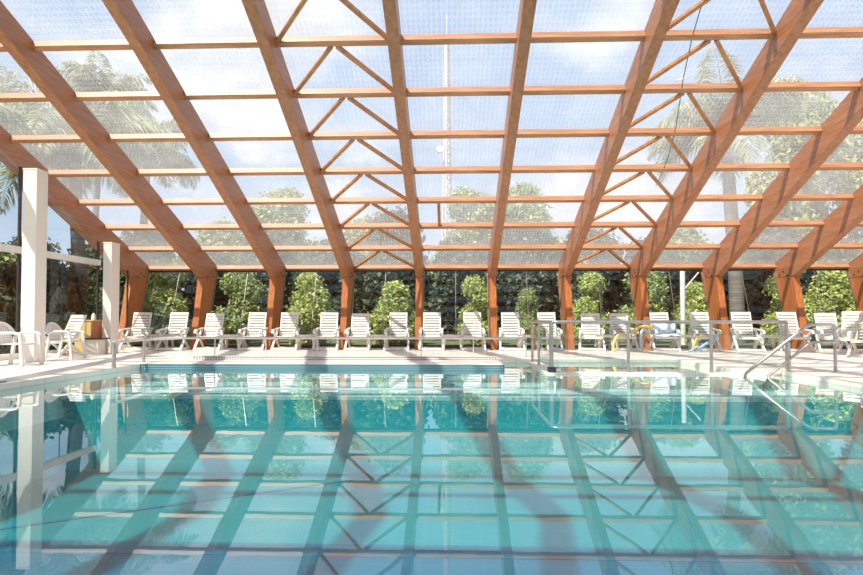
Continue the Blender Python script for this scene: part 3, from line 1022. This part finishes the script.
def make_palm(label, h, nf, fl, seed, lean, trunk_r):
    t = empty('palm_tree', (0, 0, 0), label, 'palm tree', 'palms around the hall')
    rg = np.random.default_rng(seed)
    top = np.array([lean[0], lean[1], h])
    m_ = MB()
    m_.tube([(0, 0, 0), (lean[0] * .2, lean[1] * .2, h * .33), (lean[0] * .6, lean[1] * .6, h * .66), tuple(top)], lambda q: trunk_r * (1.1 - .3 * q), 14)
    m_.tube([tuple(top - [0, 0, .9]), tuple(top - [0, 0, .5]), tuple(top + [0, 0, .15])], lambda q: trunk_r * (1.15 - .5 * q), 12)
    m_.build('trunk', palm_bark, t)
    quads = []
    st = MB()
    for k in range(nf):
        az = 2 * PI * (k / nf) + rg.uniform(-.2, .2)
        el = math.radians(rg.uniform(-5, 80))
        ln = fl * rg.uniform(.8, 1.1)
        p = top.copy(); pts = []
        e_ = el
        ns = 26
        for s in range(ns + 1):
            pts.append(p.copy())
            dv = np.array([math.cos(az) * math.cos(e_), math.sin(az) * math.cos(e_), math.sin(e_)])
            p = p + dv * ln / ns
            e_ -= (1.35 + .5 * math.cos(el)) / ns * (0.4 + 1.2 * s / ns)
        st.tube([tuple(q) for q in pts[::3]], lambda q: .03 * (1 - .8 * q), 5)
        side = np.array([-math.sin(az), math.cos(az), 0])
        for s in range(4, ns + 1):
            f = s / ns
            tdir = pts[s] - pts[s - 1]; tdir /= np.linalg.norm(tdir)
            L_ = fl * .26 * math.sin(PI * min(1, .18 + .8 * f)) + .08
            for sg in (-1, 1):
                for rep in range(3):
                    base = pts[s - 1] + (pts[s] - pts[s - 1]) * (.33 * rep)
                    dr = side * sg * rg.uniform(.7, 1.0) + tdir * .5 + np.array([0, 0, rg.uniform(-.55, .25)])
                    dr /= np.linalg.norm(dr)
                    mid = base + dr * L_ * .55; tip = base + dr * L_ + np.array([0, 0, -L_ * .45])
                    wv = tdir * .042
                    quads += [base - wv, mid - wv, tip, mid + wv]
    c = leaf_obj('crown', np.array(quads), leaf_palm, t)
    st.build('frond_stalks', palm_bark, t)
    return t


p = make_palm('large palm outside the left gable, trunk seen between the white columns', 7.4, 26, 4.0, 51, (-.6, .3), .24); p.location = (-13.3, 20.2, 0)
p = make_palm('slender palm farther off, spiky top above the second rafter at the left', 14.2, 20, 3.6, 52, (.5, 0), .2); p.location = (-21.8, 34, 0)
p = make_palm('palm with drooping fronds seen through the roof right of the left gable frame', 9.2, 22, 3.4, 53, (.3, 0), .2); p.location = (-15.2, 27.5, 0)
p = make_palm('palm beyond the far glazing at the right, trunk right of the ninth post', 8.4, 26, 3.9, 54, (-.4, 0), .26); p.location = (11.05, 22.6, 0)
p = make_palm('palm at the far left edge, fronds hanging behind the upper gable window', 6.2, 22, 3.2, 55, (.2, .1), .22); p.location = (-15.2, 15.8, 0)

t = empty('utility_pole', (8.0, 20.2, 0), 'thin pale pole standing outside the far glazing, left of the ninth post', 'pole')
MB().tube([(0, 0, 0), (0, 0, 2.62)], .085, 12).build('shaft', concrete, t)
m_ = MB(); m_.bar((-.0, 0, 1.9), (.55, 0, 2.55), .035, .035); m_.build('stay', concrete, t)

# lattice tower
t = empty('lattice_tower', (-0.48, 60, 0), 'tall thin lattice radio mast far behind the trees', 'tower')
m_ = MB()
W0, W1, HT = .75, .22, 31.0
for a in range(3):
    an = a * 2 * PI / 3 + .3
    m_.bar((W0 * math.cos(an), W0 * math.sin(an), 0), (W1 * math.cos(an), W1 * math.sin(an), HT), .13, .13)
m_.build('leg_frame', tower_mat, t)
m_ = MB()
nseg = 34
for k in range(nseg):
    f0, f1 = k / nseg, (k + 1) / nseg
    for a in range(3):
        a0, a1 = a * 2 * PI / 3 + .3, (a + 1) * 2 * PI / 3 + .3
        w0, w1 = W0 + (W1 - W0) * f0, W0 + (W1 - W0) * f1
        m_.bar((w0 * math.cos(a0), w0 * math.sin(a0), HT * f0), (w1 * math.cos(a1), w1 * math.sin(a1), HT * f1), .07, .07)
        m_.bar((w1 * math.cos(a0), w1 * math.sin(a0), HT * f1), (w1 * math.cos(a1), w1 * math.sin(a1), HT * f1), .06, .06)
m_.build('lattice', tower_mat, t)
m_ = MB(); m_.tube([(0, 0, HT), (0, 0, HT + 2.2)], .04, 6); m_.build('aerial', tower_mat, t)
m_ = MB(); m_.tube([(-.75, -.3, 18.6), (-.75, -.75, 18.6)], .36, 14); m_.tube([(-.75, -.3, 18.6), (-.2, 0, 18.6)], .05, 6); m_.build('dish', concrete, t)
